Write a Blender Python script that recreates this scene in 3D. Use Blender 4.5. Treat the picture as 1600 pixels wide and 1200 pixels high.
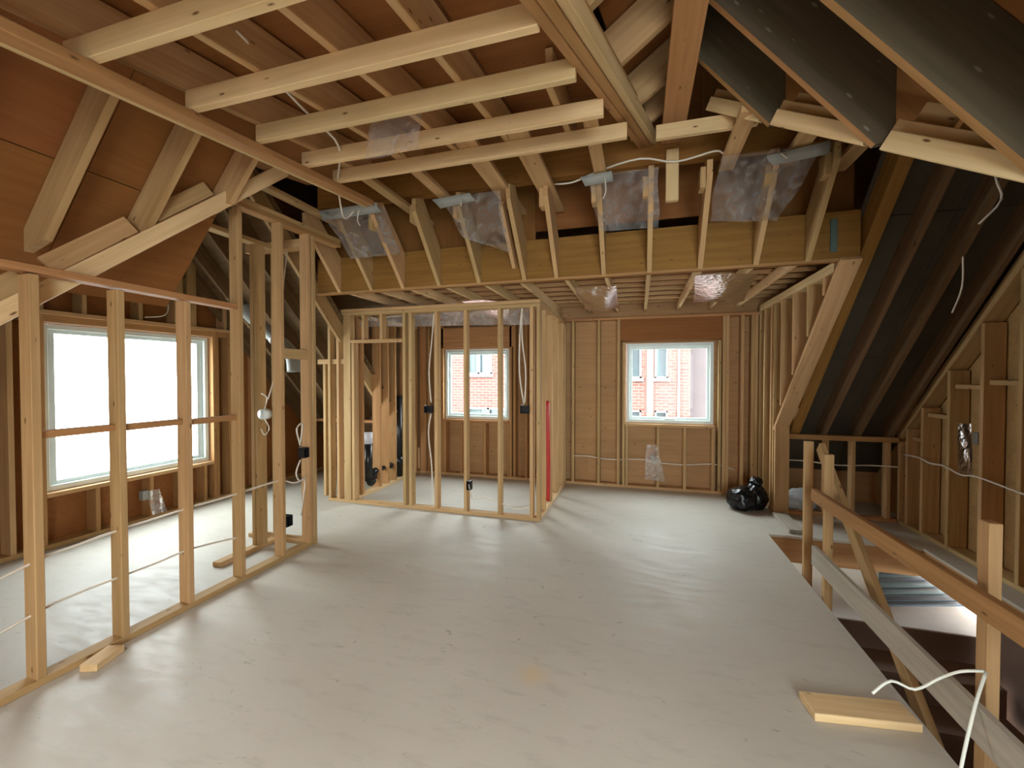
import bpy, bmesh, math, random
from mathutils import Vector, Matrix
random.seed(7)
S = bpy.context.scene
COL = S.collection
for o in list(bpy.data.objects):
    bpy.data.objects.remove(o, do_unlink=True)

# ------------------------------------------------------------------ camera
cd = bpy.data.cameras.new('camera')
cam = bpy.data.objects.new('camera', cd)
COL.objects.link(cam)
cd.sensor_width = 36.0
cd.lens = 665.3 * 36.0 / 1600.0
cd.clip_start = 0.02
cam.location = (0, 0, 1.55)
cam.rotation_euler = (math.radians(90 - 1.053), 0, math.radians(16.59))
S.camera = cam

# ------------------------------------------------------------------ sky (overcast) and exposure
W = bpy.data.worlds.new('overcast_sky')
S.world = W
W.use_nodes = True
bgn = W.node_tree.nodes['Background']
bgn.inputs['Color'].default_value = (0.92, 0.965, 1.0, 1)
bgn.inputs['Strength'].default_value = 9.0
S.view_settings.view_transform = 'Standard'
S.view_settings.look = 'None'
S.view_settings.gamma = 1
S.view_settings.use_curve_mapping = False
S.view_settings.exposure = 1.1
S.cycles.max_bounces = 10
S.cycles.diffuse_bounces = 7
S.cycles.transparent_max_bounces = 12
S.cycles.use_denoising = True
S.cycles.sample_clamp_indirect = 6.0


def portal(loc, rot, sx, sy):
    l = bpy.data.lights.new('window_portal', 'AREA')
    l.shape = 'RECTANGLE'
    l.size, l.size_y = sx, sy
    l.cycles.is_portal = True
    o = bpy.data.objects.new('window_portal', l)
    o.location = loc
    o.rotation_euler = rot
    COL.objects.link(o)


# portals only guide the sky's own light in through the seen and the added openings
portal((-5.24, 3.22, 1.27), (0, math.radians(-90), 0), 1.5, 1.55)
portal((-2.40, 6.28, 1.43), (math.radians(-90), 0, 0), 1.06, 1.1)
portal((0.39, 6.28, 1.45), (math.radians(-90), 0, 0), 1.12, 1.1)
portal((-1.075, -1.4, 4.34), (0, 0, 0), 2.35, 2.1)
portal((1.275, -2.62, 1.35), (math.radians(90), 0, 0), 2.35, 2.3)

# ------------------------------------------------------------------ materials
MAT = {}


def newmat(name):
    m = bpy.data.materials.new(name)
    m.use_nodes = True
    nt = m.node_tree
    for n in list(nt.nodes):
        nt.nodes.remove(n)
    out = nt.nodes.new('ShaderNodeOutputMaterial')
    b = nt.nodes.new('ShaderNodeBsdfPrincipled')
    nt.links.new(b.outputs[0], out.inputs[0])
    MAT[name] = m
    return m, nt, b, out


def ramp(nt, stops):
    r = nt.nodes.new('ShaderNodeValToRGB')
    els = r.color_ramp.elements
    while len(els) < len(stops):
        els.new(0.5)
    for e, (p, c) in zip(els, stops):
        e.position = p
        e.color = (*c, 1)
    return r


def wood(name, c0, c1, knot=(0.16, 0.08, 0.03), rough=0.75, vary=0.22, knots=0.11):
    """sawn lumber: grain along local X, scattered knots, tone differs from board to board"""
    m, nt, b, out = newmat(name)
    N, L = nt.nodes.new, nt.links.new
    tc = N('ShaderNodeTexCoord')
    oi = N('ShaderNodeObjectInfo')
    off = N('ShaderNodeVectorMath'); off.operation = 'MULTIPLY_ADD'
    cmb = N('ShaderNodeCombineXYZ')
    for i in range(3):
        L(oi.outputs['Random'], cmb.inputs[i])
    off.inputs[1].default_value = (37, 91, 53)
    L(cmb.outputs[0], off.inputs[0]); L(tc.outputs['Object'], off.inputs[2])
    mp = N('ShaderNodeMapping'); mp.inputs['Scale'].default_value = (1.3, 26, 26)
    L(off.outputs[0], mp.inputs[0])
    nz = N('ShaderNodeTexNoise'); nz.inputs['Scale'].default_value = 1.0; nz.inputs['Detail'].default_value = 5
    nz.inputs['Distortion'].default_value = 0.6
    L(mp.outputs[0], nz.inputs['Vector'])
    r = ramp(nt, [(0.3, c0), (0.72, c1)])
    L(nz.outputs['Fac'], r.inputs[0])
    # soft long stains
    mp2 = N('ShaderNodeMapping'); mp2.inputs['Scale'].default_value = (0.9, 4, 4)
    L(off.outputs[0], mp2.inputs[0])
    n2 = N('ShaderNodeTexNoise'); n2.inputs['Scale'].default_value = 1.6; n2.inputs['Detail'].default_value = 3
    L(mp2.outputs[0], n2.inputs['Vector'])
    # knots
    mp3 = N('ShaderNodeMapping'); mp3.inputs['Scale'].default_value = (5.0, 15, 15)
    L(off.outputs[0], mp3.inputs[0])
    vo = N('ShaderNodeTexVoronoi'); vo.inputs['Scale'].default_value = 1.0
    L(mp3.outputs[0], vo.inputs['Vector'])
    kr = ramp(nt, [(knots * 0.45, (1, 1, 1)), (knots, (0, 0, 0))])
    L(vo.outputs['Distance'], kr.inputs[0])
    mixk = N('ShaderNodeMix'); mixk.data_type = 'RGBA'
    L(kr.outputs[0], mixk.inputs['Factor'])
    L(r.outputs[0], mixk.inputs['A']); mixk.inputs['B'].default_value = (*knot, 1)
    # value variation
    vm = N('ShaderNodeMath'); vm.operation = 'MULTIPLY_ADD'; vm.inputs[1].default_value = vary; vm.inputs[2].default_value = 1 - vary / 2
    L(oi.outputs['Random'], vm.inputs[0])
    vm2 = N('ShaderNodeMath'); vm2.operation = 'MULTIPLY_ADD'; vm2.inputs[1].default_value = 0.35; vm2.inputs[2].default_value = 0.82
    L(n2.outputs['Fac'], vm2.inputs[0])
    vmul = N('ShaderNodeMath'); vmul.operation = 'MULTIPLY'
    L(vm.outputs[0], vmul.inputs[0]); L(vm2.outputs[0], vmul.inputs[1])
    hs = N('ShaderNodeHueSaturation')
    hv = N('ShaderNodeMath'); hv.operation = 'MULTIPLY_ADD'; hv.inputs[1].default_value = -0.014; hv.inputs[2].default_value = 0.507
    L(oi.outputs['Random'], hv.inputs[0]); L(hv.outputs[0], hs.inputs['Hue'])
    L(vmul.outputs[0], hs.inputs['Value']); L(mixk.outputs['Result'], hs.inputs['Color'])
    L(hs.outputs[0], b.inputs['Base Color'])
    b.inputs['Roughness'].default_value = rough
    b.inputs['Specular IOR Level'].default_value = 0.25
    bp = N('ShaderNodeBump'); bp.inputs['Strength'].default_value = 0.12; bp.inputs['Distance'].default_value = 0.004
    L(nz.outputs['Fac'], bp.inputs['Height']); L(bp.outputs[0], b.inputs['Normal'])
    return m


wood('spruce', (0.43, 0.265, 0.115), (0.565, 0.375, 0.185))
wood('spruce_pale', (0.62, 0.43, 0.215), (0.76, 0.565, 0.32))
wood('fir', (0.37, 0.185, 0.072), (0.50, 0.27, 0.115))
wood('beam', (0.25, 0.118, 0.026), (0.33, 0.165, 0.042), vary=0.1)
wood('shaded_rafter', (0.13, 0.075, 0.035), (0.20, 0.12, 0.06), knot=(0.04, 0.03, 0.02))  # darker wood tone, puts the shade of the unlit slopes into the colour
wood('grey_rafter', (0.08, 0.06, 0.037), (0.115, 0.088, 0.056), knot=(0.2, 0.18, 0.13), vary=0.05)
wood('plywood', (0.25, 0.098, 0.026), (0.30, 0.124, 0.036), knot=(0.12, 0.045, 0.015), vary=0.1, knots=0.06)
wood('plywood_tan', (0.42, 0.25, 0.105), (0.49, 0.305, 0.14), knot=(0.17, 0.085, 0.03), vary=0.1, knots=0.12)
wood('weathered', (0.36, 0.33, 0.27), (0.50, 0.46, 0.38), knot=(0.22, 0.19, 0.15), vary=0.05)


def plain(name, col, rough=0.6, metallic=0.0, bump=0.0, scale=8.0, vary=0.15, spec=0.5):
    m, nt, b, out = newmat(name)
    N, L = nt.nodes.new, nt.links.new
    tc = N('ShaderNodeTexCoord')
    nz = N('ShaderNodeTexNoise'); nz.inputs['Scale'].default_value = scale; nz.inputs['Detail'].default_value = 5
    L(tc.outputs['Object'], nz.inputs['Vector'])
    r = ramp(nt, [(0.3, tuple(c * (1 - vary) for c in col)), (0.7, tuple(min(1, c * (1 + vary)) for c in col))])
    L(nz.outputs['Fac'], r.inputs[0]); L(r.outputs[0], b.inputs['Base Color'])
    b.inputs['Roughness'].default_value = rough
    b.inputs['Metallic'].default_value = metallic
    b.inputs['Specular IOR Level'].default_value = spec
    if bump:
        bp = N('ShaderNodeBump'); bp.inputs['Strength'].default_value = bump; bp.inputs['Distance'].default_value = 0.02
        L(nz.outputs['Fac'], bp.inputs['Height']); L(bp.outputs[0], b.inputs['Normal'])
    return m


plain('vinyl', (0.68, 0.76, 0.75), 0.35, vary=0.03)
plain('foam', (0.72, 0.55, 0.25), 0.9, bump=0.6, scale=40)
plain('black_bag', (0.006, 0.007, 0.009), 0.22, bump=0.5, scale=14, vary=0.3)
plain('abs_pipe', (0.008, 0.009, 0.010), 0.3, vary=0.1)
plain('white_plastic', (0.75, 0.76, 0.85), 0.4, vary=0.05)
plain('box_black', (0.012, 0.012, 0.014), 0.5, vary=0.1)
plain('galvanised', (0.45, 0.46, 0.46), 0.4, 0.8, vary=0.15)
plain('cable_white', (0.78, 0.72, 0.62), 0.5, vary=0.05)
plain('rope_white', (0.80, 0.82, 0.74), 0.8, vary=0.05)
plain('pex_red', (0.55, 0.03, 0.025), 0.4, vary=0.1)
plain('tape_grey', (0.30, 0.31, 0.29), 0.55, vary=0.08)
plain('connector_teal', (0.10, 0.16, 0.15), 0.5, vary=0.1)
plain('insulation_blue', (0.50, 0.55, 0.58), 0.95, bump=0.8, scale=20)
plain('dark_shell', (0.075, 0.06, 0.038), 0.9, vary=0.2, scale=2)
plain('plaster_white', (0.74, 0.73, 0.70), 0.6, vary=0.04)
plain('stair_brown', (0.20, 0.13, 0.095), 0.7, vary=0.12, scale=3)
plain('mat_dark', (0.025, 0.034, 0.052), 0.5, vary=0.1)
plain('mat_blue', (0.06, 0.09, 0.115), 0.5, vary=0.1)
plain('mat_teal', (0.11, 0.175, 0.19), 0.5, vary=0.1)
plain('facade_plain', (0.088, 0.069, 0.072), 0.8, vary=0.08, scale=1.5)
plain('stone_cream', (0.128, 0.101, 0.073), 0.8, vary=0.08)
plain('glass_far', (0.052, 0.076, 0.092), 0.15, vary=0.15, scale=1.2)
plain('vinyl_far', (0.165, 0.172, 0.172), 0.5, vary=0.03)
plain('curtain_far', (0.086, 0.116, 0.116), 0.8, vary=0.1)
plain('ground', (0.30, 0.29, 0.27), 0.9, vary=0.1)

# subfloor: dusty grey plywood sheets
m, nt, b, out = newmat('subfloor')
N, L = nt.nodes.new, nt.links.new
tc = N('ShaderNodeTexCoord')
n1 = N('ShaderNodeTexNoise'); n1.inputs['Scale'].default_value = 0.9; n1.inputs['Detail'].default_value = 4
n2 = N('ShaderNodeTexNoise'); n2.inputs['Scale'].default_value = 5.5; n2.inputs['Detail'].default_value = 8; n2.inputs['Roughness'].default_value = 0.65
mpf = N('ShaderNodeMapping'); mpf.inputs['Scale'].default_value = (0.8, 2.6, 1)
L(tc.outputs['Object'], n1.inputs['Vector']); L(tc.outputs['Object'], mpf.inputs[0]); L(mpf.outputs[0], n2.inputs['Vector'])
r1 = ramp(nt, [(0.3, (0.50, 0.47, 0.405)), (0.7, (0.58, 0.548, 0.48))])
L(n1.outputs['Fac'], r1.inputs[0])
r2 = ramp(nt, [(0.27, (0.80, 0.795, 0.78)), (0.48, (1, 1, 1)), (0.75, (1.0, 1.0, 1.0))])
L(n2.outputs['Fac'], r2.inputs[0])
mx = N('ShaderNodeMix'); mx.data_type = 'RGBA'; mx.blend_type = 'MULTIPLY'; mx.inputs['Factor'].default_value = 0.8
L(r1.outputs[0], mx.inputs['A']); L(r2.outputs[0], mx.inputs['B'])
# dark scuffs
n3 = N('ShaderNodeTexNoise'); n3.inputs['Scale'].default_value = 9; n3.inputs['Detail'].default_value = 3; n3.inputs['Distortion'].default_value = 1.4
mp3 = N('ShaderNodeMapping'); mp3.inputs['Scale'].default_value = (1, 1.6, 1); mp3.inputs['Rotation'].default_value = (0, 0, 0.5)
L(tc.outputs['Object'], mp3.inputs[0]); L(mp3.outputs[0], n3.inputs['Vector'])
r3 = ramp(nt, [(0.675, (0, 0, 0)), (0.76, (0.5, 0.5, 0.5))])
L(n3.outputs['Fac'], r3.inputs[0])
mx2 = N('ShaderNodeMix'); mx2.data_type = 'RGBA'
L(r3.outputs[0], mx2.inputs['Factor']); L(mx.outputs['Result'], mx2.inputs['A']); mx2.inputs['B'].default_value = (0.16, 0.15, 0.135, 1)
# yellow sawdust spill near the middle of the room
vd1 = N('ShaderNodeVectorMath'); vd1.operation = 'DISTANCE'; vd1.inputs[1].default_value = (-0.52, 2.12, 0)
nw_ = N('ShaderNodeTexNoise'); nw_.inputs['Scale'].default_value = 22; nw_.inputs['Detail'].default_value = 5
L(tc.outputs['Object'], nw_.inputs['Vector'])
L(tc.outputs['Object'], vd1.inputs[0])
sm = N('ShaderNodeMath'); sm.operation = 'MULTIPLY_ADD'; sm.inputs[1].default_value = 0.16
L(nw_.outputs['Fac'], sm.inputs[0]); L(vd1.outputs['Value'], sm.inputs[2])
rs = ramp(nt, [(0.10, (0.55,) * 3), (0.19, (0, 0, 0))]); L(sm.outputs[0], rs.inputs[0])
mx4 = N('ShaderNodeMix'); mx4.data_type = 'RGBA'; L(rs.outputs[0], mx4.inputs['Factor']); L(mx2.outputs['Result'], mx4.inputs['A']); mx4.inputs['B'].default_value = (0.62, 0.45, 0.22, 1)
L(mx4.outputs['Result'], b.inputs['Base Color'])
rr = ramp(nt, [(0.35, (0.50,) * 3), (0.7, (0.70,) * 3)])
L(n2.outputs['Fac'], rr.inputs[0]); L(rr.outputs[0], b.inputs['Roughness'])
b.inputs['Specular IOR Level'].default_value = 0.45
bp = N('ShaderNodeBump'); bp.inputs['Strength'].default_value = 0.06; bp.inputs['Distance'].default_value = 0.01
L(n2.outputs['Fac'], bp.inputs['Height']); L(bp.outputs[0], b.inputs['Normal'])

# brick of the house across the street
m, nt, b, out = newmat('brick')
N, L = nt.nodes.new, nt.links.new
tc = N('ShaderNodeTexCoord')
mpb = N('ShaderNodeMapping'); mpb.inputs['Rotation'].default_value = (math.radians(90), 0, 0)
L(tc.outputs['Object'], mpb.inputs[0])
bk = N('ShaderNodeTexBrick'); bk.inputs['Scale'].default_value = 3.6
bk.inputs['Color1'].default_value = (0.112, 0.040, 0.032, 1); bk.inputs['Color2'].default_value = (0.140, 0.058, 0.047, 1)
bk.inputs['Mortar'].default_value = (0.150, 0.118, 0.100, 1)
bk.inputs['Mortar Size'].default_value = 0.035; bk.inputs['Row Height'].default_value = 0.32; bk.inputs['Brick Width'].default_value = 0.9
L(mpb.outputs[0], bk.inputs['Vector']); L(bk.outputs['Color'], b.inputs['Base Color'])
b.inputs['Roughness'].default_value = 0.9

# clear poly film
m, nt, b, out = newmat('poly_film')
N, L = nt.nodes.new, nt.links.new
nt.nodes.remove(b)
tr = N('ShaderNodeBsdfTransparent'); tr.inputs[0].default_value = (0.97, 0.97, 0.97, 1)
gl = N('ShaderNodeBsdfGlossy'); gl.inputs['Roughness'].default_value = 0.16; gl.inputs[0].default_value = (0.9, 0.9, 0.92, 1)
df = N('ShaderNodeBsdfTranslucent'); df.inputs[0].default_value = (0.90, 0.89, 0.88, 1)
df2 = N('ShaderNodeBsdfDiffuse'); df2.inputs[0].default_value = (0.85, 0.84, 0.83, 1)
a0 = N('ShaderNodeMixShader'); a0.inputs[0].default_value = 0.5
L(df.outputs[0], a0.inputs[1]); L(df2.outputs[0], a0.inputs[2])
a1 = N('ShaderNodeMixShader'); L(tr.outputs[0], a1.inputs[1]); L(a0.outputs[0], a1.inputs[2])
tc = N('ShaderNodeTexCoord'); nz = N('ShaderNodeTexNoise'); nz.inputs['Scale'].default_value = 7; nz.inputs['Detail'].default_value = 3; nz.inputs['Distortion'].default_value = 1.5
L(tc.outputs['Object'], nz.inputs['Vector'])
rf = ramp(nt, [(0.38, (0.09,) * 3), (0.75, (0.42,) * 3)]); L(nz.outputs['Fac'], rf.inputs[0]); L(rf.outputs[0], a1.inputs[0])
a2 = N('ShaderNodeMixShader'); fr = N('ShaderNodeFresnel'); fr.inputs[0].default_value = 1.5
nb = N('ShaderNodeTexNoise'); nb.inputs['Scale'].default_value = 16; nb.inputs['Detail'].default_value = 4; L(tc.outputs['Object'], nb.inputs['Vector'])
bmp = N('ShaderNodeBump'); bmp.inputs['Strength'].default_value = 0.5; bmp.inputs['Distance'].default_value = 0.03; L(nb.outputs['Fac'], bmp.inputs['Height']); L(bmp.outputs[0], gl.inputs['Normal'])
L(fr.outputs[0], a2.inputs[0]); L(a1.outputs[0], a2.inputs[1]); L(gl.outputs[0], a2.inputs[2])
L(a2.outputs[0], out.inputs[0])

m2 = m.copy(); m2.name = 'poly_haze'; MAT['poly_haze'] = m2
for n_ in m2.node_tree.nodes:
    if n_.type == 'VALTORGB':
        n_.color_ramp.elements[0].color = (0.22, 0.22, 0.22, 1); n_.color_ramp.elements[1].color = (0.52, 0.52, 0.52, 1)

# window glass: thin, nearly clear
m, nt, b, out = newmat('glass')
N, L = nt.nodes.new, nt.links.new
nt.nodes.remove(b)
tr = N('ShaderNodeBsdfTransparent'); tr.inputs[0].default_value = (0.95, 0.98, 0.97, 1)
gl = N('ShaderNodeBsdfGlossy'); gl.inputs['Roughness'].default_value = 0.02
mxs = N('ShaderNodeMixShader'); mxs.inputs[0].default_value = 0.006
L(tr.outputs[0], mxs.inputs[1]); L(gl.outputs[0], mxs.inputs[2]); L(mxs.outputs[0], out.inputs[0])


# ------------------------------------------------------------------ builders
def thing(name, label=None, cat=None, loc=(0, 0, 0), group=None, kind=None):
    o = bpy.data.objects.new(name, None)
    o.empty_display_size = 0.1
    o.location = loc
    COL.objects.link(o)
    tag(o, label, cat, group, kind)
    return o


def tag(o, label=None, cat=None, group=None, kind=None):
    if label: o['label'] = label
    if cat: o['category'] = cat
    if group: o['group'] = group
    if kind: o['kind'] = kind
    return o


WM = {}          # world matrices, so parts can carry sub-parts


def link(name, me, mat, parent=None, mw=Matrix()):
    o = bpy.data.objects.new(name, me)
    COL.objects.link(o)
    if mat is not None:
        me.materials.append(MAT[mat])
    if parent is not None:
        o.parent = parent
        pl = WM.get(parent.name) or Matrix.Translation(parent.location)
        o.matrix_local = pl.inverted() @ mw
    else:
        o.matrix_world = mw
    WM[o.name] = mw.copy()
    return o


def chamfer_box(lx, ly, lz, c=0.003):
    bm = bmesh.new()
    bmesh.ops.create_cube(bm, size=1.0)
    for v in bm.verts:
        v.co = Vector((v.co.x * lx, v.co.y * ly, v.co.z * lz))
    if c > 0:
        bmesh.ops.bevel(bm, geom=list(bm.edges), offset=c, segments=1, affect='EDGES')
    me = bpy.data.meshes.new('board')
    bm.to_mesh(me); bm.free()
    return me


def box(name, x0, x1, y0, y1, z0, z1, mat, parent=None, c=0.003):
    """axis-aligned piece; local X follows its longest side so the grain runs along it"""
    x0, x1 = sorted((x0, x1)); y0, y1 = sorted((y0, y1)); z0, z1 = sorted((z0, z1))
    d = (x1 - x0, y1 - y0, z1 - z0)
    ctr = Vector(((x0 + x1) / 2, (y0 + y1) / 2, (z0 + z1) / 2))
    k = d.index(max(d))
    c = min(c, min(d) * 0.2)
    if k == 0:
        me = chamfer_box(d[0], d[1], d[2], c); R = Matrix()
    elif k == 1:
        me = chamfer_box(d[1], d[0], d[2], c); R = Matrix.Rotation(math.radians(90), 4, 'Z')
    else:
        me = chamfer_box(d[2], d[1], d[0], c); R = Matrix.Rotation(math.radians(-90), 4, 'Y')
    return link(name, me, mat, parent, Matrix.Translation(ctr) @ R)


def board(name, p0, p1, depth, thick, mat, parent=None, up=(0, 0, 1), at='bottom', c=0.003):
    """straight board between two points; the points run along its bottom, centre or top;
    'depth' is measured along 'up', 'thick' sideways"""
    p0, p1 = Vector(p0), Vector(p1)
    ax = (p1 - p0); ln = ax.length; ax.normalize()
    u = Vector(up); u = (u - ax * u.dot(ax)).normalized()
    s = u.cross(ax).normalized()
    off = {'bottom': depth / 2, 'centre': 0, 'top': -depth / 2}[at]
    ctr = (p0 + p1) / 2 + u * off
    me = chamfer_box(ln, thick, depth, c)
    R = Matrix((ax, s, u)).transposed().to_4x4()
    return link(name, me, mat, parent, Matrix.Translation(ctr) @ R)


def prism(name, poly, nrm, thick, mat, parent=None, edge_mat=None, edge=None):
    """flat outline (3D points in one plane) thickened along nrm; local X along its first edge;
    edge_mat paints the side that grows from outline edge number 'edge'"""
    P = [Vector(p) for p in poly]
    n = Vector(nrm).normalized()
    ax = (P[1] - P[0]).normalized()
    u = n.cross(ax).normalized()
    R = Matrix((ax, n, u)).transposed().to_4x4()
    M = Matrix.Translation(P[0]) @ R
    Mi = M.inverted()
    bm = bmesh.new()
    a = [bm.verts.new(Mi @ (p - n * thick / 2)) for p in P]
    b = [bm.verts.new(Mi @ (p + n * thick / 2)) for p in P]
    k = len(P)
    bm.faces.new(a[::-1]); bm.faces.new(b)
    for i in range(k):
        f = bm.faces.new((a[i], a[(i + 1) % k], b[(i + 1) % k], b[i]))
        if edge is not None and i == edge:
            f.material_index = 1
    bmesh.ops.recalc_face_normals(bm, faces=list(bm.faces))
    me = bpy.data.meshes.new(name)
    bm.to_mesh(me); bm.free()
    o = link(name, me, mat, parent, M)
    if edge_mat:
        me.materials.append(MAT[edge_mat])
    return o


def tube(name, pts, r, mat, parent=None, res=6, smooth=True):
    """round cable or pipe swept along points (Catmull-Rom when smooth)"""
    P = [Vector(p) for p in pts]
    if smooth and len(P) > 2:
        Q = []
        for i in range(len(P) - 1):
            a, b_, c_, d = P[max(i - 1, 0)], P[i], P[i + 1], P[min(i + 2, len(P) - 1)]
            for t in (0, 0.25, 0.5, 0.75):
                Q.append(0.5 * ((2 * b_) + (c_ - a) * t + (2 * a - 5 * b_ + 4 * c_ - d) * t * t + (3 * b_ - a - 3 * c_ + d) * t ** 3))
        Q.append(P[-1]); P = Q
    bm = bmesh.new(); rings = []
    o0 = P[0].copy()
    for i, p in enumerate(P):
        d = (P[min(i + 1, len(P) - 1)] - P[max(i - 1, 0)]).normalized()
        ref = Vector((0, 0, 1)) if abs(d.z) < 0.9 else Vector((1, 0, 0))
        s = d.cross(ref).normalized(); t = s.cross(d).normalized()
        rings.append([bm.verts.new(p - o0 + (s * math.cos(k * 2 * math.pi / res) + t * math.sin(k * 2 * math.pi / res)) * r) for k in range(res)])
    for a, b_ in zip(rings, rings[1:]):
        for k in range(res):
            bm.faces.new((a[k], a[(k + 1) % res], b_[(k + 1) % res], b_[k]))
    bm.faces.new(rings[0][::-1]); bm.faces.new(rings[-1])
    bmesh.ops.recalc_face_normals(bm, faces=list(bm.faces))
    for f in bm.faces: f.smooth = True
    me = bpy.data.meshes.new(name); bm.to_mesh(me); bm.free()
    return link(name, me, mat, parent, Matrix.Translation(o0))


def film(name, q, mat, parent=None, nu=12, nv=10, amp=0.018, seed=0, thick=0.0, sag=0.0):
    """wrinkled sheet over four corners (in order round the edge)"""
    rnd = random.Random(seed)
    A, B, C_, D = [Vector(p) for p in q]
    n = (B - A).cross(D - A).normalized()
    o0 = (A + B + C_ + D) / 4
    ph = [(rnd.uniform(2, 9), rnd.uniform(2, 9), rnd.uniform(0, 6), rnd.uniform(0.4, 1)) for _ in range(5)]
    bm = bmesh.new(); g = []
    for j in range(nv + 1):
        row = []
        for i in range(nu + 1):
            u, v = i / nu, j / nv
            p = A.lerp(B, u).lerp(D.lerp(C_, u), v)
            h = sum(w * math.sin(a * u + b_ * v + c_) for a, b_, c_, w in ph) / 3
            e = 0.25 + 0.75 * math.sin(math.pi * u) ** 0.5
            p = p + n * h * amp * e + Vector((0, 0, -1)) * sag * math.sin(math.pi * u) * math.sin(math.pi * v)
            p = p + (B - A) * (0.03 * math.sin(7 * v + seed)) * (1 if 0 < v < 1 else 0.4) * (u - 0.5)
            row.append(bm.verts.new(p - o0))
        g.append(row)
    for j in range(nv):
        for i in range(nu):
            f = bm.faces.new((g[j][i], g[j][i + 1], g[j + 1][i + 1], g[j + 1][i])); f.smooth = True
    bmesh.ops.recalc_face_normals(bm, faces=list(bm.faces))
    if thick > 0:
        bmesh.ops.solidify(bm, geom=list(bm.faces), thickness=thick)
    me = bpy.data.meshes.new(name); bm.to_mesh(me); bm.free()
    return link(name, me, mat, parent, Matrix.Translation(o0))


def panel_with_holes(name, axis, pos, thick, a0, a1, z0, z1, holes, mat, parent):
    """wall sheathing built as strips around rectangular openings (one mesh)"""
    ys = sorted({z0, z1, *[h[2] for h in holes], *[h[3] for h in holes]})
    xs = sorted({a0, a1, *[h[0] for h in holes], *[h[1] for h in holes]})
    bm = bmesh.new()
    V = {}
    def vv(a, z, s):
        k = (round(a, 4), round(z, 4), s)
        if k not in V:
            w = pos + s * thick
            V[k] = bm.verts.new((w, a, z) if axis == 'x' else (a, w, z))
        return V[k]
    def solid(i, j):
        if not (0 <= i < len(xs) - 1 and 0 <= j < len(ys) - 1): return False
        ca, cz = (xs[i] + xs[i + 1]) / 2, (ys[j] + ys[j + 1]) / 2
        return not any(h[0] < ca < h[1] and h[2] < cz < h[3] for h in holes)
    for i in range(len(xs) - 1):
        for j in range(len(ys) - 1):
            if not solid(i, j): continue
            q = [(xs[i], ys[j]), (xs[i + 1], ys[j]), (xs[i + 1], ys[j + 1]), (xs[i], ys[j + 1])]
            for s in (0, 1):
                bm.faces.new([vv(a, z, s) for a, z in q])
            for k, (di, dj) in enumerate(((0, -1), (1, 0), (0, 1), (-1, 0))):
                if not solid(i + di, j + dj):
                    (p, r), (p2, r2) = q[k], q[(k + 1) % 4]
                    bm.faces.new((vv(p, r, 0), vv(p2, r2, 0), vv(p2, r2, 1), vv(p, r, 1)))
    bmesh.ops.recalc_face_normals(bm, faces=list(bm.faces))
    me = bpy.data.meshes.new(name); bm.to_mesh(me); bm.free()
    return link(name, me, mat, parent)


T, D4, D6, D8 = 0.038, 0.089, 0.140, 0.184     # lumber sizes

# ------------------------------------------------------------------ floor with the stair opening
HX0, HX1, HY0, HY1 = 1.225, 2.46, 1.35, 4.70
fl = thing('floor', kind='structure')
def slab(x0, x1, y0, y1):
    o = box('subfloor_sheet', x0, x1, y0, y1, -0.022, 0, 'subfloor', fl, c=0)
    return o
bm = bmesh.new()
xs = [-5.3, HX0, HX1, 2.85]; ys = [-2.7, HY0, HY1, 6.3]
for i in range(3):
    for j in range(3):
        if i == 1 and j == 1: continue
        bm.faces.new([bm.verts.new((x, y, 0)) for x, y in ((xs[i], ys[j]), (xs[i + 1], ys[j]), (xs[i + 1], ys[j + 1]), (xs[i], ys[j + 1]))])
bmesh.ops.remove_doubles(bm, verts=list(bm.verts), dist=1e-5)
bmesh.ops.solidify(bm, geom=list(bm.faces), thickness=0.022)
bmesh.ops.recalc_face_normals(bm, faces=list(bm.faces))
me = bpy.data.meshes.new('subfloor'); bm.to_mesh(me); bm.free()
link('subfloor', me, 'subfloor', fl)
zt = max(v.co.z for v in me.vertices)
for v in me.vertices: v.co.z -= zt
# trimmer joists round the opening
box('trimmer_joist', HX0 - 0.045, HX0 - 0.007, HY0, HY1, -0.26, -0.023, 'fir', fl)
box('trimmer_joist', HX1 + 0.007, HX1 + 0.045, HY0, HY1, -0.26, -0.023, 'fir', fl)
box('trimmer_joist', HX0 - 0.05, HX1 + 0.05, HY1 + 0.007, HY1 + 0.045, -0.26, -0.023, 'fir', fl)
box('trimmer_joist', HX0 - 0.05, HX1 + 0.05, HY0 - 0.045, HY0 - 0.007, -0.26, -0.023, 'fir', fl)

# ------------------------------------------------------------------ outer walls
LW = (2.44, 3.99, 0.50, 2.03)           # left window opening (y0,y1,z0,z1)
BW = (-2.94, -1.87, 0.88, 1.975)        # bathroom window opening (x0,x1,z0,z1)
FW = (-0.175, 0.955, 0.90, 2.01)        # far window opening
RW = (0.1, 2.45, 0.20, 2.50)            # unseen window inferred behind the camera, sized and placed to brighten the room

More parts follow.
